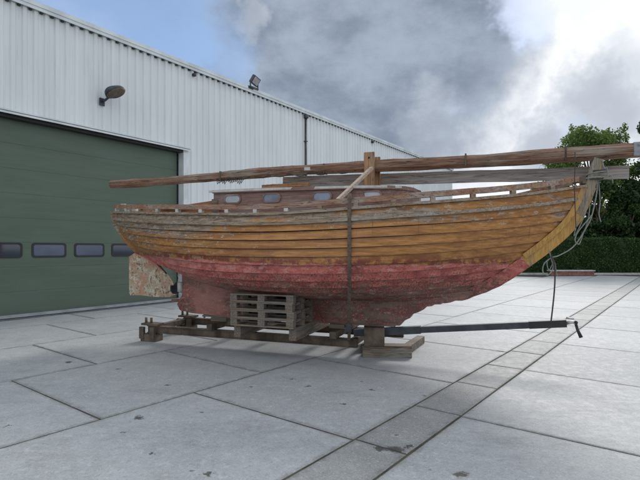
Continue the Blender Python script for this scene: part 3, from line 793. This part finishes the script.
# portholes (near side visible, far side the same)
for side in (-1, 1):
    for (u, pale) in ((-2.37, True), (-1.72, False), (-.96, False), (-.28, True)):
        b_ = cb(u); zc_ = 2.335-.01*(u+2)
        ang = 0
        m2 = MB(); y0 = side*(b_*.985+.002); y1 = side*(b_*.985+.022)
        ring(m2, rrect(u, zc_, .29, .145, .07), rrect(u, zc_, .245, .10, .05), y0-side*.03, y1); fr = m2.build('porthole', M['cabin'], cabin)
        m2 = MB(); m2.prism(rrect(u, zc_, .25, .105, .052), y0-side*.02, y0+side*.012); m2.build('pane', M['glasspale'] if pale else M['glassport'], fr)
# cockpit coaming: boards aft of the cabin, higher inner board
for side in (-1, 1):
    mb = MB(); mb.prism([(-3.62, 2.14), (-3.57, 2.235), (-3.2, 2.265), (-2.56, 2.325), (-2.56, 2.08), (-3.62, 2.12)], side*.90-.016, side*.90+.016); mb.build('coaming', M['brownboard'], BOAT)
for s_ in (-1, 1): MB().box((-2.60, s_*.93, 2.24), (.09, .035, .19)).build('coaming_end', M['sleeper'], BOAT)
MB().box((-3.63, 0, 2.18), (.03, 1.76, .10)).build('coaming', M['brownboard'], BOAT)
# tabernacle: two cheeks with bolt hole, standing on the roof
for (y, u, h_) in ((-.10, -.47, 3.04), (.10, -.43, 3.0)):
    mb = MB(); mb.box((u, y, (h_+2.44)/2), (.16, .045, h_-2.44), bev=.006); mb.build('mast_cheek', M['post'], BOAT)
mb = MB(); mb.tube([(-.47, -.13, 2.955), (-.47, .13, 2.955)], .014, 10); mb.build('bolt', M['black'], BOAT)
# stern rubble: cleat blocks and old rags of rope on the quarter
mb = MB(); mb.box((-5.0, -.16, 2.36), (.10, .06, .10), bev=.01); mb.box((-4.85, -.24, 2.345), (.16, .05, .05), bev=.01); mb.box((-4.6, -.30, 2.30), (.1, .1, .09), bev=.01); mb.build('cleat', M['white'], BOAT)
# bow fitting: gammon iron + chain plate
mb = MB(); mb.box((2.30, -.08, 2.49), (.16, .03, .08), bev=.008); mb.box((2.36, 0, 2.46), (.04, .22, .04)); mb.build('bow_fitting', M['rust'], BOAT)
mb = MB(); mb.box((2.535, 0, 2.60), (.14, .145, .022), rz=0); mb.box((2.505, 0, 2.50), (.15, .145, .02)); mb.build('iron_band', M['rust'], BOAT)

# ------------------------------------------------------------------ spars and timber laid on the boat
def placed(name, label, cat, group=None): return thing(name, label, cat, BL, BR, group)
mast = placed('mast', 'long cracked brown mast laid level along the whole boat above the deck', 'mast')
mb = MB(); N = 46; pts = []; vs = []; NS = 8
for i in range(N+1):
    f_ = i/N; u = -5.42+(2.99+5.42)*f_; z = 2.80+.045*min(1, f_*1.6)+.012*math.sin(f_*5)-.01*math.sin(f_*11); hw = .060+.022*f_+.004*math.sin(f_*23)
    for j in range(NS):
        a = 2*math.pi*(j+.5)/NS; r_ = hw*(1.12+random.uniform(-.07, .07)); 
        vs.append((u, max(-1, min(1, 1.25*math.cos(a)))*r_*.95 + .01*math.sin(f_*9), z+max(-1, min(1, 1.25*math.sin(a)))*r_))
fs = [(i*NS+j, (i+1)*NS+j, (i+1)*NS+(j+1) % NS, i*NS+(j+1) % NS) for i in range(N) for j in range(NS)] + [tuple(range(NS)), tuple(N*NS+j for j in range(NS-1, -1, -1))]
mb.add(vs, fs); mb.build('spar', M['mast'], mast)
mb = MB(); mb.box((2.96, 0, 2.85), (.10, .165, .175), bev=.01); mb.box((3.03, 0, 2.81), (.03, .08, .16), bev=.01); mb.tube([(2.97, -.1, 2.90), (2.97, .1, 2.90)], .02, 8); mb.build('mast_fitting', M['oldsteel'], mast)
for u in (-3.05, -1.2, .9, 2.15): MB().box((u, 0, 2.845 if u > -2 else 2.83), (.022, .15+.02*(u > 0), .155+.02*(u > 0)), bev=.004).build('iron_band', M['rust'], mast)
mb = MB()     # cord wound along the underside
pts = [(-3.6+.05*i, -.05+.02*math.sin(i*1.7), 2.78+.018*math.sin(i*.9)-.012*abs(math.sin(i*.37))) for i in range(60)]
mb.tube(pts, .008, 6)
for i in range(14): 
    u = -3.12+.035*i; mb.tube([(u, -.05, 2.79), (u+.02, -.07, 2.72+random.uniform(-.05, .02)), (u+.05, -.04, 2.76)], .008, 5)
mb.build('cord', M['darkrope'], mast)
mb = MB(); mb.box((-1.47, -.075, 2.855), (.10, .02, .05)); mb.build('paint_patch', M['white'], mast)

def wobbeam(u0, u1, y, zc_, w_, h_, n=24, wob=.003, sag=0):
    return MB().sweep([(u0+(u1-u0)*i/n, y, zc_+sag*math.sin(math.pi*i/n)) for i in range(n+1)], rect(w_, h_), wob=wob)
gb = MB().sweep([(-2.0+4.92*i/24, .20, 2.71-.11*i/24) for i in range(25)], rect(.07, .165), wob=.004).build('timber_beam', M['greybeam'], None, BL, BR)
tag(gb, 'long weathered grey plank lying below the mast from cabin roof past the bow', 'timber beam')
bb = wobbeam(-2.22, -1.42, -.12, 2.60, .10, .055).build('timber_beam', M['brownboard'], None, BL, BR)
tag(bb, 'short brown board lying on the cabin roof under the mast', 'board')
# pale diagonal stick leaning on the tabernacle
mb = MB(); mb.sweep([(-.62, -1.16, 2.19+.04), (-.42, -.16, 2.79)], rect(.05, .045), wob=.001)
st = mb.build('wooden_stick', M['stick'], None, BL, BR)
def b2w(u, b_, z): return Vector((1.21+.94*u-.342*(-b_)*-1 if False else 1.21+.94*u+.342*b_, 7-.342*u+.94*b_, z))
tag(st, 'pale wooden stick leaning from the near rail up to the mast post', 'stick')

# strap over the near side down to the trailer
mb = MB(); path = []
us0 = -.43
def near_pt(t, off=.03):
    # find v with hull u == us0
    lo, hi = 0, 1
    for _ in range(30):
        mid_ = (lo+hi)/2
        if hull(mid_, t).x < us0: lo = mid_
        else: hi = mid_
    p = hull(lo, t); e = 1e-3; c = hull(lo, min(1, t+e))-hull(lo, max(0, t-e)); a = hull(lo+e, t)-hull(lo-e, t); nrm = a.cross(c).normalized()
    if nrm.y > 0: nrm = -nrm
    return p+nrm*off
path.append(near_pt(0, .02)+Vector((0, .02, .19))); path.append(near_pt(0, .05)+Vector((0, 0, .14)))
for t in [0.0, .08, .2, .3, .4, .5, .58]: path.append(near_pt(t, .055))
for p in path: p.x = us0 + (p.y+1.3)*.0
end = Vector((us0+.0, -.30, .27)); 
# keep the strap vertical in its own plane
last = path[-1]
for f_ in (.25, .5, .75, 1): path.append(last.lerp(end, f_))
for i, p in enumerate(path):
    # shift along u so that it hangs plumb when seen square on
    yy = p.y; p.x = us0+ (yy+1.28)*-.30
mb.sweep(path, rect(.044, .02), upv=(0, -1, .001))
stp = mb.build('strap', M['strap'], None, BL, BR)
tag(stp, 'old brown lashing strap running from the rail over the hull down to the trailer', 'strap')
mb = MB(); p = path[-1].lerp(path[-2], 1.0); mb.box(p+Vector((0, -.02, 0)), (.085, .045, .13), bev=.008); mb.tube([p+Vector((-.06, -.03, .02)), p+Vector((.06, -.03, .02))], .015, 8); mb.build('ratchet', M['steel'], stp)

# ------------------------------------------------------------------ trailer
TR = placed('boat_trailer', 'low rusty boat trailer frame with a long dark drawbar under the wooden boat', 'trailer')
for y, u1 in ((-.23, -.62), (.80, -.12)):
    L_ = u1+4.375; c_ = (u1-4.375)/2
    mb = MB(); mb.box((c_, y, .212), (L_, .05, .10)); mb.box((c_, y, .268), (L_, .10, .012)); mb.box((c_, y, .156), (L_, .10, .012)); mb.build('beam', M['rust'], TR)
for u in (-4.33, -.70):
    mb = MB(); mb.box((u, .285, .215), (.10, .95, .095), bev=.006); mb.build('crossbeam', M['rust'], TR)
for u in (-3.05, -.95):
    mb = MB(); mb.box((u, .28, .335), (.10, 1.35, .10), bev=.006); mb.build('crossbeam', M['rust'], TR)
# keel chocks between the crossbeams and keel
for u in (-3.05, -.95):
    mb = MB(); mb.box((u, 0, .422), (.30, .24, .065), bev=.006); mb.build('keel_chock', M['sleeper'], TR)
# feet at aft corners with bolts
for y in (-.23, .80):
    mb = MB(); mb.box((-4.30, y-.02, .075), (.30, .22, .125), bev=.01); mb.box((-4.42, y-.12, .16), (.09, .05, .20)); mb.box((-4.20, y-.12, .16), (.09, .05, .20))
    mb.box((-4.30, y, .30), (.34, .18, .035)); mb.build('corner_foot', M['rust'], TR)
    for du in (-.08, .03):
        mb = MB(); mb.tube([(-4.33+du, y-.03, .30), (-4.33+du, y-.03, .41)], .022, 8); mb.build('bolt', M['rust'], TR)
mb = MB(); mb.tube([(-3.92, .78, .29), (-3.92, .78, .38)], .02, 8); mb.build('pin', M['rust'], TR)
# drawbar
a = Vector((-.10, -.04, .395)); b_ = Vector((2.13, -.04, .625))
mb = MB(); mb.sweep([a, b_], rect(.085, .085)); mb.build('drawbar', M['steel'], TR)
d = (b_-a).normalized()
mb = MB(); mb.sweep([b_-d*.42, b_+d*.03], rect(.095, .095)); mb.build('drawbar_sleeve', M['black'], TR)
mb = MB(); mb.sweep([a-d*.62, a+d*.38], rect(.105, .105)); mb.build('drawbar_socket', M['steel'], TR)
mb = MB(); mb.tube([b_+d*.02, b_+d*.10+Vector((0, 0, .01)), b_+d*.15], [.025, .02, .03], 10); mb.tube([b_+d*.03+Vector((0, 0, .07)), b_+d*.12+Vector((0, 0, .05))], .012, 8)
mb.build('hitch', M['galv'], TR)
mb = MB(); mb.tube([b_+d*.14+Vector((0, -.06, .01)), b_+d*.14+Vector((0, .06, .01))], .02, 8); mb.tube([b_+d*.14+Vector((0, -.0, .0)), b_+d*.16+Vector((0, -.02, -.09)), b_+d*.20+Vector((0, -.03, -.19))], [.018, .018, .024], 8); mb.build('jack_handle', M['black'], TR)

# timber under the trailer's front end
tb = MB().box((0, 0, .085+TOP), (.72, .22, .17), bev=.01).build('wood_sleeper', M['sleeper'], None, (.99, 7.05, 0), R(-4))
tag(tb, 'thick dark timber on the ground under the front end of the trailer', 'timber block')
tb = MB().box((0, 0, .06+TOP), (.13, .95, .12), bev=.008).build('wood_sleeper', M['sleeper'], None, (1.50, 7.62, 0), R(-26))
tag(tb, 'weathered timber running back from the front block towards the far side', 'timber block')
tb = MB().box((0, 0, .06+TOP), (.13, .95, .12), bev=.008).build('wood_sleeper', M['sleeper'], None, (.86, 7.75, 0), R(-22))
tag(tb, 'timber crossing under the trailer beams behind the thick front block', 'timber block')
tb = MB().box((0, 0, 0), (.30, .22, .27), bev=.01).build('keel_block', M['rust'], None, (.80, 7.02, .17+TOP+.136), R(-6))
tag(tb, 'upright rusty block between the front timber and the bottom of the keel', 'block')

# ------------------------------------------------------------------ pallets
def make_pallet():
    root = thing('pallet', 'p', 'pallet', BL, BR, 'pallets stacked under the hull')
    L, Dp, H = 1.00, .80, .117
    top = MB()
    for i in range(5): top.box((0, -Dp/2+.05+i*(Dp-.10)/4, H-.0095), (L, .105, .019), rz=R(random.uniform(-.3, .3)))
    top.build('top_board', M['pallet'], root)
    st_ = MB()
    for x in (-L/2+.055, 0, L/2-.055): st_.box((x, 0, H-.0265), (.11, Dp, .015))
    st_.build('stringer', M['palety'], root)
    for x in (-L/2+.055, 0, L/2-.055):
        for y in (-Dp/2+.05, 0, Dp/2-.05):
            MB().box((x, y, .0505), (.11, .10, .0625), bev=.003).build('block', M['palety'], root)
    bt = MB()
    for y in (-Dp/2+.05, 0, Dp/2-.05): bt.box((0, y, .0095), (L, .10, .018))
    bt.build('bottom_board', M['pallet'], root)
    return root
def copy_tree(o):
    r_ = o.copy(); COL.objects.link(r_)
    for ch in list(o.children):
        c = ch.copy(); COL.objects.link(c); c.parent = r_
    return r_
P0 = make_pallet()
labs = ['lowest wooden pallet of the stack under the hull, resting on the bearers', 'second wooden pallet from the bottom of the stack under the hull',
        'third wooden pallet from the bottom, just below the top one', 'topmost wooden pallet of the stack, touching the red hull bottom']
for i in range(4):
    p_ = P0 if i == 0 else copy_tree(P0)
    p_.location = b2w(-1.86+random.uniform(-.012, .012), -.50+random.uniform(-.015, .015), .482+.1178*i); p_.rotation_euler = (0, 0, BR+R([0, .8, -.6, .5][i])); p_['label'] = labs[i]
for (u, lab) in ((-2.31, 'timber bearer under the stern end of the pallet stack'), (-1.42, 'timber bearer under the bow end of the pallet stack')):
    tb = MB().box((0, 0, 0), (.11, 1.45, .188), bev=.008).build('timber_bearer', M['palety'], None, b2w(u, -.06, .387), BR)
    tag(tb, lab, 'timber bearer')

# ------------------------------------------------------------------ ropes at the bow
def wp(px, py, Y): return Vector(((px-320)/475*Y, Y, EYE+(249-py)/475*Y))
def smooth(pts, n=8):
    out = []
    P = [pts[0]]+pts+[pts[-1]]
    for i in range(1, len(P)-2):
        for k_ in range(n):
            t = k_/n; a, b_, c, d_ = P[i-1], P[i], P[i+1], P[i+2]
            out.append(.5*((2*b_)+(c-a)*t+(2*a-5*b_+4*c-d_)*t*t+(3*b_-a-3*c+d_)*t**3))
    out.append(pts[-1]); return out
# coordinates in the world, hung from the stem head
yb = 6.10
r1 = MB(); r1.tube(smooth([wp(596, 172, yb), wp(597, 190, yb), wp(592, 215, yb), wp(586, 228, yb), wp(574, 246, yb), wp(560, 255, yb), wp(551, 258, yb), wp(544, 264, yb), wp(543, 272, yb), wp(548, 275, yb), wp(553, 268, yb), wp(551, 258, yb+.03), wp(549, 250, yb)]), .008, 8)
r1.tube(smooth([wp(592, 215, yb-.02), wp(586, 222, yb-.03), wp(578, 232, yb-.03), wp(575, 240, yb-.02), wp(579, 244, yb), wp(583, 234, yb+.02), wp(588, 220, yb+.02), wp(590, 205, yb)]), .007, 8)
r1.tube(smooth([wp(598, 176, yb), wp(600, 200, yb), wp(599, 214, yb), wp(601, 222, yb)]), .006, 6)
r1.tube(smooth([wp(588, 196, yb), wp(583, 212, yb), wp(577, 225, yb), wp(574, 236, yb), wp(579, 228, yb-.02), wp(586, 212, yb-.02)]), .006, 6)
r1.tube(smooth([wp(551, 258, yb), wp(547, 262, yb), wp(549, 270, yb), wp(554, 262, yb), wp(556, 270, yb), wp(557, 276, yb)]), .006, 6)
r1 = r1.build('rope', M['rope']); tag(r1, 'pale mooring rope hanging in a loop from the stem head', 'rope')
r2 = MB(); r2.tube(smooth([wp(551, 256, yb-.02), wp(554, 262, yb-.02), wp(555, 275, yb-.02), wp(554, 295, yb), wp(551, 322, yb+.03)]), .010, 8)
r2 = r2.build('rope', M['darkrope']); tag(r2, 'thin dark line dropping plumb from the rope loop to the drawbar end', 'rope')
r3 = MB(); r3.tube(smooth([wp(575, 152, 6.0), wp(575, 165, 5.98), wp(574.5, 185, 6.0), wp(575, 205, 6.02), wp(576, 228, 6.03)]), .006, 6)
r3 = r3.build('rope', M['darkrope']); tag(r3, 'thin dark cord tied round the mast and hanging down the bow planks', 'rope')
r4 = MB(); c = b2w(2.5, 0, 2.62)
pts = []
for i in range(60):
    a_ = i*.55; pts.append(b2w(2.45+.11*math.cos(a_)*1.0+.002*i, .14*math.sin(a_), 2.46+.0035*i+.02*math.sin(i*.21)))
r4.tube(pts[:38], .009, 7)
pts = [b2w(2.55+.1*i/10, -.1+.02*math.sin(i), 2.72-.02*i+.03*math.sin(i*1.3)) for i in range(14)]
r4.tube(pts, .008, 7)
r4 = r4.build('rope', M['rope']); tag(r4, 'grey rope wound round the stem head under the mast', 'rope')


# ------------------------------------------------------------------ hedge, trees, beam, kerb
def leaves(name, mat, centers, radii, n, size, parent=None, seed=1, flat=.6, fill=.45):
    g = np.random.default_rng(seed); C_ = np.array(centers); Rr = np.array(radii)
    vol = Rr.prod(axis=1)**(.75); idx = g.choice(len(C_), n, p=vol/vol.sum())
    d = g.normal(size=(n, 3)); d /= np.linalg.norm(d, axis=1)[:, None]
    rad = (fill+(1-fill)*g.random(n)**.6)[:, None]*(1+.10*g.normal(size=(n, 1)))
    c = C_[idx]+d*rad*Rr[idx]
    nrm = g.normal(size=(n, 3)); nrm /= np.linalg.norm(nrm, axis=1)[:, None]
    a = np.cross(nrm, g.normal(size=(n, 3))); a /= np.linalg.norm(a, axis=1)[:, None]; b = np.cross(nrm, a)
    s_ = size*(.6+.8*g.random((n, 1)))
    v = np.stack([c-a*s_, c-b*s_*flat+nrm*s_*.12, c+a*s_, c+b*s_*flat+nrm*s_*.12], 1).reshape(-1, 3)
    v[:, 2] = np.maximum(v[:, 2], .02)
    me = bpy.data.meshes.new(name); me.vertices.add(4*n); me.vertices.foreach_set('co', v.ravel())
    me.loops.add(4*n); me.loops.foreach_set('vertex_index', np.arange(4*n, dtype=np.int32))
    me.polygons.add(n); me.polygons.foreach_set('loop_start', np.arange(0, 4*n, 4, dtype=np.int32)); me.polygons.foreach_set('loop_total', np.full(n, 4, dtype=np.int32))
    me.update(); me.validate(); me.materials.append(mat)
    o = bpy.data.objects.new(name, me); COL.objects.link(o)
    if parent: o.parent = parent
    return o
# clipped hedge: surface leaves over a dark core
HX0, HX1, HY0, HY1, HZ = 6.0, 36.0, 29.5, 30.9, 2.27
HG = thing('hedge', 'long clipped dark green hedge closing the far side of the yard', 'hedge', ((HX0+HX1)/2, (HY0+HY1)/2, 0))
mb = MB(); mb.box((0, 0, (HZ-.12)/2), (HX1-HX0-.2, HY1-HY0-.26, HZ-.12)); mb.build('inner_growth', M['leafD'], HG)
g = np.random.default_rng(3); n = 52000
fc = g.random(n); cx = (g.random(n)-.5)*(HX1-HX0); cy = np.where(fc < .66, -(HY1-HY0)/2+.06*g.normal(size=n), (g.random(n)-.5)*(HY1-HY0)); cz = np.where(fc < .66, g.random(n)*HZ, HZ-.06+.05*g.normal(size=n))
cy += .07*np.sin(cx*2.1)+.05*np.sin(cx*5.3+cz*3); cz += np.where(fc < .66, 0, .05*np.sin(cx*1.7)+.03*np.sin(cx*6.1)+np.where(g.random(n) < .06, g.random(n)*.16, 0))
c = np.stack([cx, cy, cz], 1); nrm = g.normal(size=(n, 3)); nrm /= np.linalg.norm(nrm, axis=1)[:, None]
a = np.cross(nrm, g.normal(size=(n, 3))); a /= np.linalg.norm(a, axis=1)[:, None]; b = np.cross(nrm, a); s_ = .055*(.6+.8*g.random((n, 1)))
v = np.stack([c-a*s_, c-b*s_*.6, c+a*s_, c+b*s_*.6], 1).reshape(-1, 3); v[:, 2] = np.maximum(v[:, 2], .01)
me = bpy.data.meshes.new('foliage'); me.vertices.add(4*n); me.vertices.foreach_set('co', v.ravel()); me.loops.add(4*n); me.loops.foreach_set('vertex_index', np.arange(4*n, dtype=np.int32))
me.polygons.add(n); me.polygons.foreach_set('loop_start', np.arange(0, 4*n, 4, dtype=np.int32)); me.polygons.foreach_set('loop_total', np.full(n, 4, dtype=np.int32)); me.update(); me.materials.append(M['leafH'])
ho = bpy.data.objects.new('foliage', me); COL.objects.link(ho); ho.parent = HG

def tree(x, y, h, rx, label, mat, n, seed, size=.16, base=.3, nclump=26, group='trees behind the hedge', tips=0):
    random.seed(seed); T = thing('tree', label, 'tree', (x, y, 0), 0, group)
    tm = MB(); tp = [Vector((0, 0, 0)), Vector((.1, 0, h*.25)), Vector((-.05, .1, h*.5)), Vector((.1, 0, h*.78))]
    tm.tube(smooth(tp, 4), [.24*(1-.8*i/12) for i in range(13)], 10)
    C_ = []; Q = []
    for i in range(nclump):
        a = random.uniform(0, 2*math.pi); f_ = random.uniform(base, .93); w_ = rx*math.sin(math.pi*min(1, (f_-base*.6)/(1.02-base*.6)))**.6; r_ = w_*math.sqrt(random.random())
        c = Vector((math.cos(a)*r_, math.sin(a)*r_*.8, h*f_)); rr = rx*random.uniform(.20, .36)
        C_.append(tuple(c)); Q.append((rr, rr, rr*random.uniform(.6, .9)))
        t0 = Vector((0, 0, h*max(.18, f_-.28))); tm.tube([t0, t0.lerp(c, .5)+Vector((0, 0, .1)), c], [.07, .045, .015], 6)
    for i in range(tips):
        a = random.uniform(-1, 1); c = Vector((a*rx*.8, random.uniform(-.3, .3)*rx, h*random.uniform(.9, 1.0))); C_.append(tuple(c)); Q.append((.22, .22, .5))
        tm.tube([Vector((c.x*.6, c.y*.6, h*.7)), c], [.03, .012], 5)
    tm.build('trunk', M['bark'], T)
    leaves('crown', mat, C_, Q, n, size, T, seed, fill=.25)
    return T
tree(19.6, 34.5, 10.4, 3.3, 'bright green leafy tree rising behind the hedge above the bow end of the mast', M['leafL'], 36000, 11, size=.095, base=.12, nclump=44, tips=9)
tree(22.3, 31.8, 9.9, 1.7, 'darker narrow tree at the right edge of the photo behind the hedge', M['leafD'], 11000, 5, size=.10, base=.12, nclump=20, tips=4)
tree(19.0, 32.4, 6.6, 2.0, 'dark low bushy tree directly behind the bow and hedge', M['leafD'], 22000, 8, size=.12, base=.06, nclump=34)
tree(21.8, 32.3, 6.8, 2.3, 'dense dark tree between the bushy one and the right edge of the photo', M['leafD'], 24000, 9, size=.12, base=.06, nclump=38)
tree(20.7, 31.75, 5.2, 1.6, 'small dark bush squeezed between the two dense trees behind the hedge', M['leafH'], 15000, 31, size=.10, base=.05, nclump=26)
for i, (x, y, h) in enumerate(((27, 34, 9), (33, 36, 10))):
    tree(x, y, h, 2.8, ['green tree behind the hedge beyond the right of the photo', 'farthest tree behind the hedge to the right'][i], M['leafL'], 6000, 20+i, size=.2)

lw = thing('garden_bench', 'low red brown bench with a pale top at the foot of the hedge', 'bench', (wp(571, 275, 28).x, 28.0, 0))
mb = MB(); mb.box((0, 0, .15+TOP), (2.55, .35, .26), bev=.02); mb.build('base', M['brick'], lw)
mb = MB(); mb.box((0, 0, .325), (2.65, .42, .07), bev=.01); mb.build('seat', M['kerb'], lw)
mb = MB(); mb.box((20, 29.05, .075), (32, .16, .13), bev=.02)
kb = mb.build('kerb', M['kerb']); tag(kb, kind='structure')
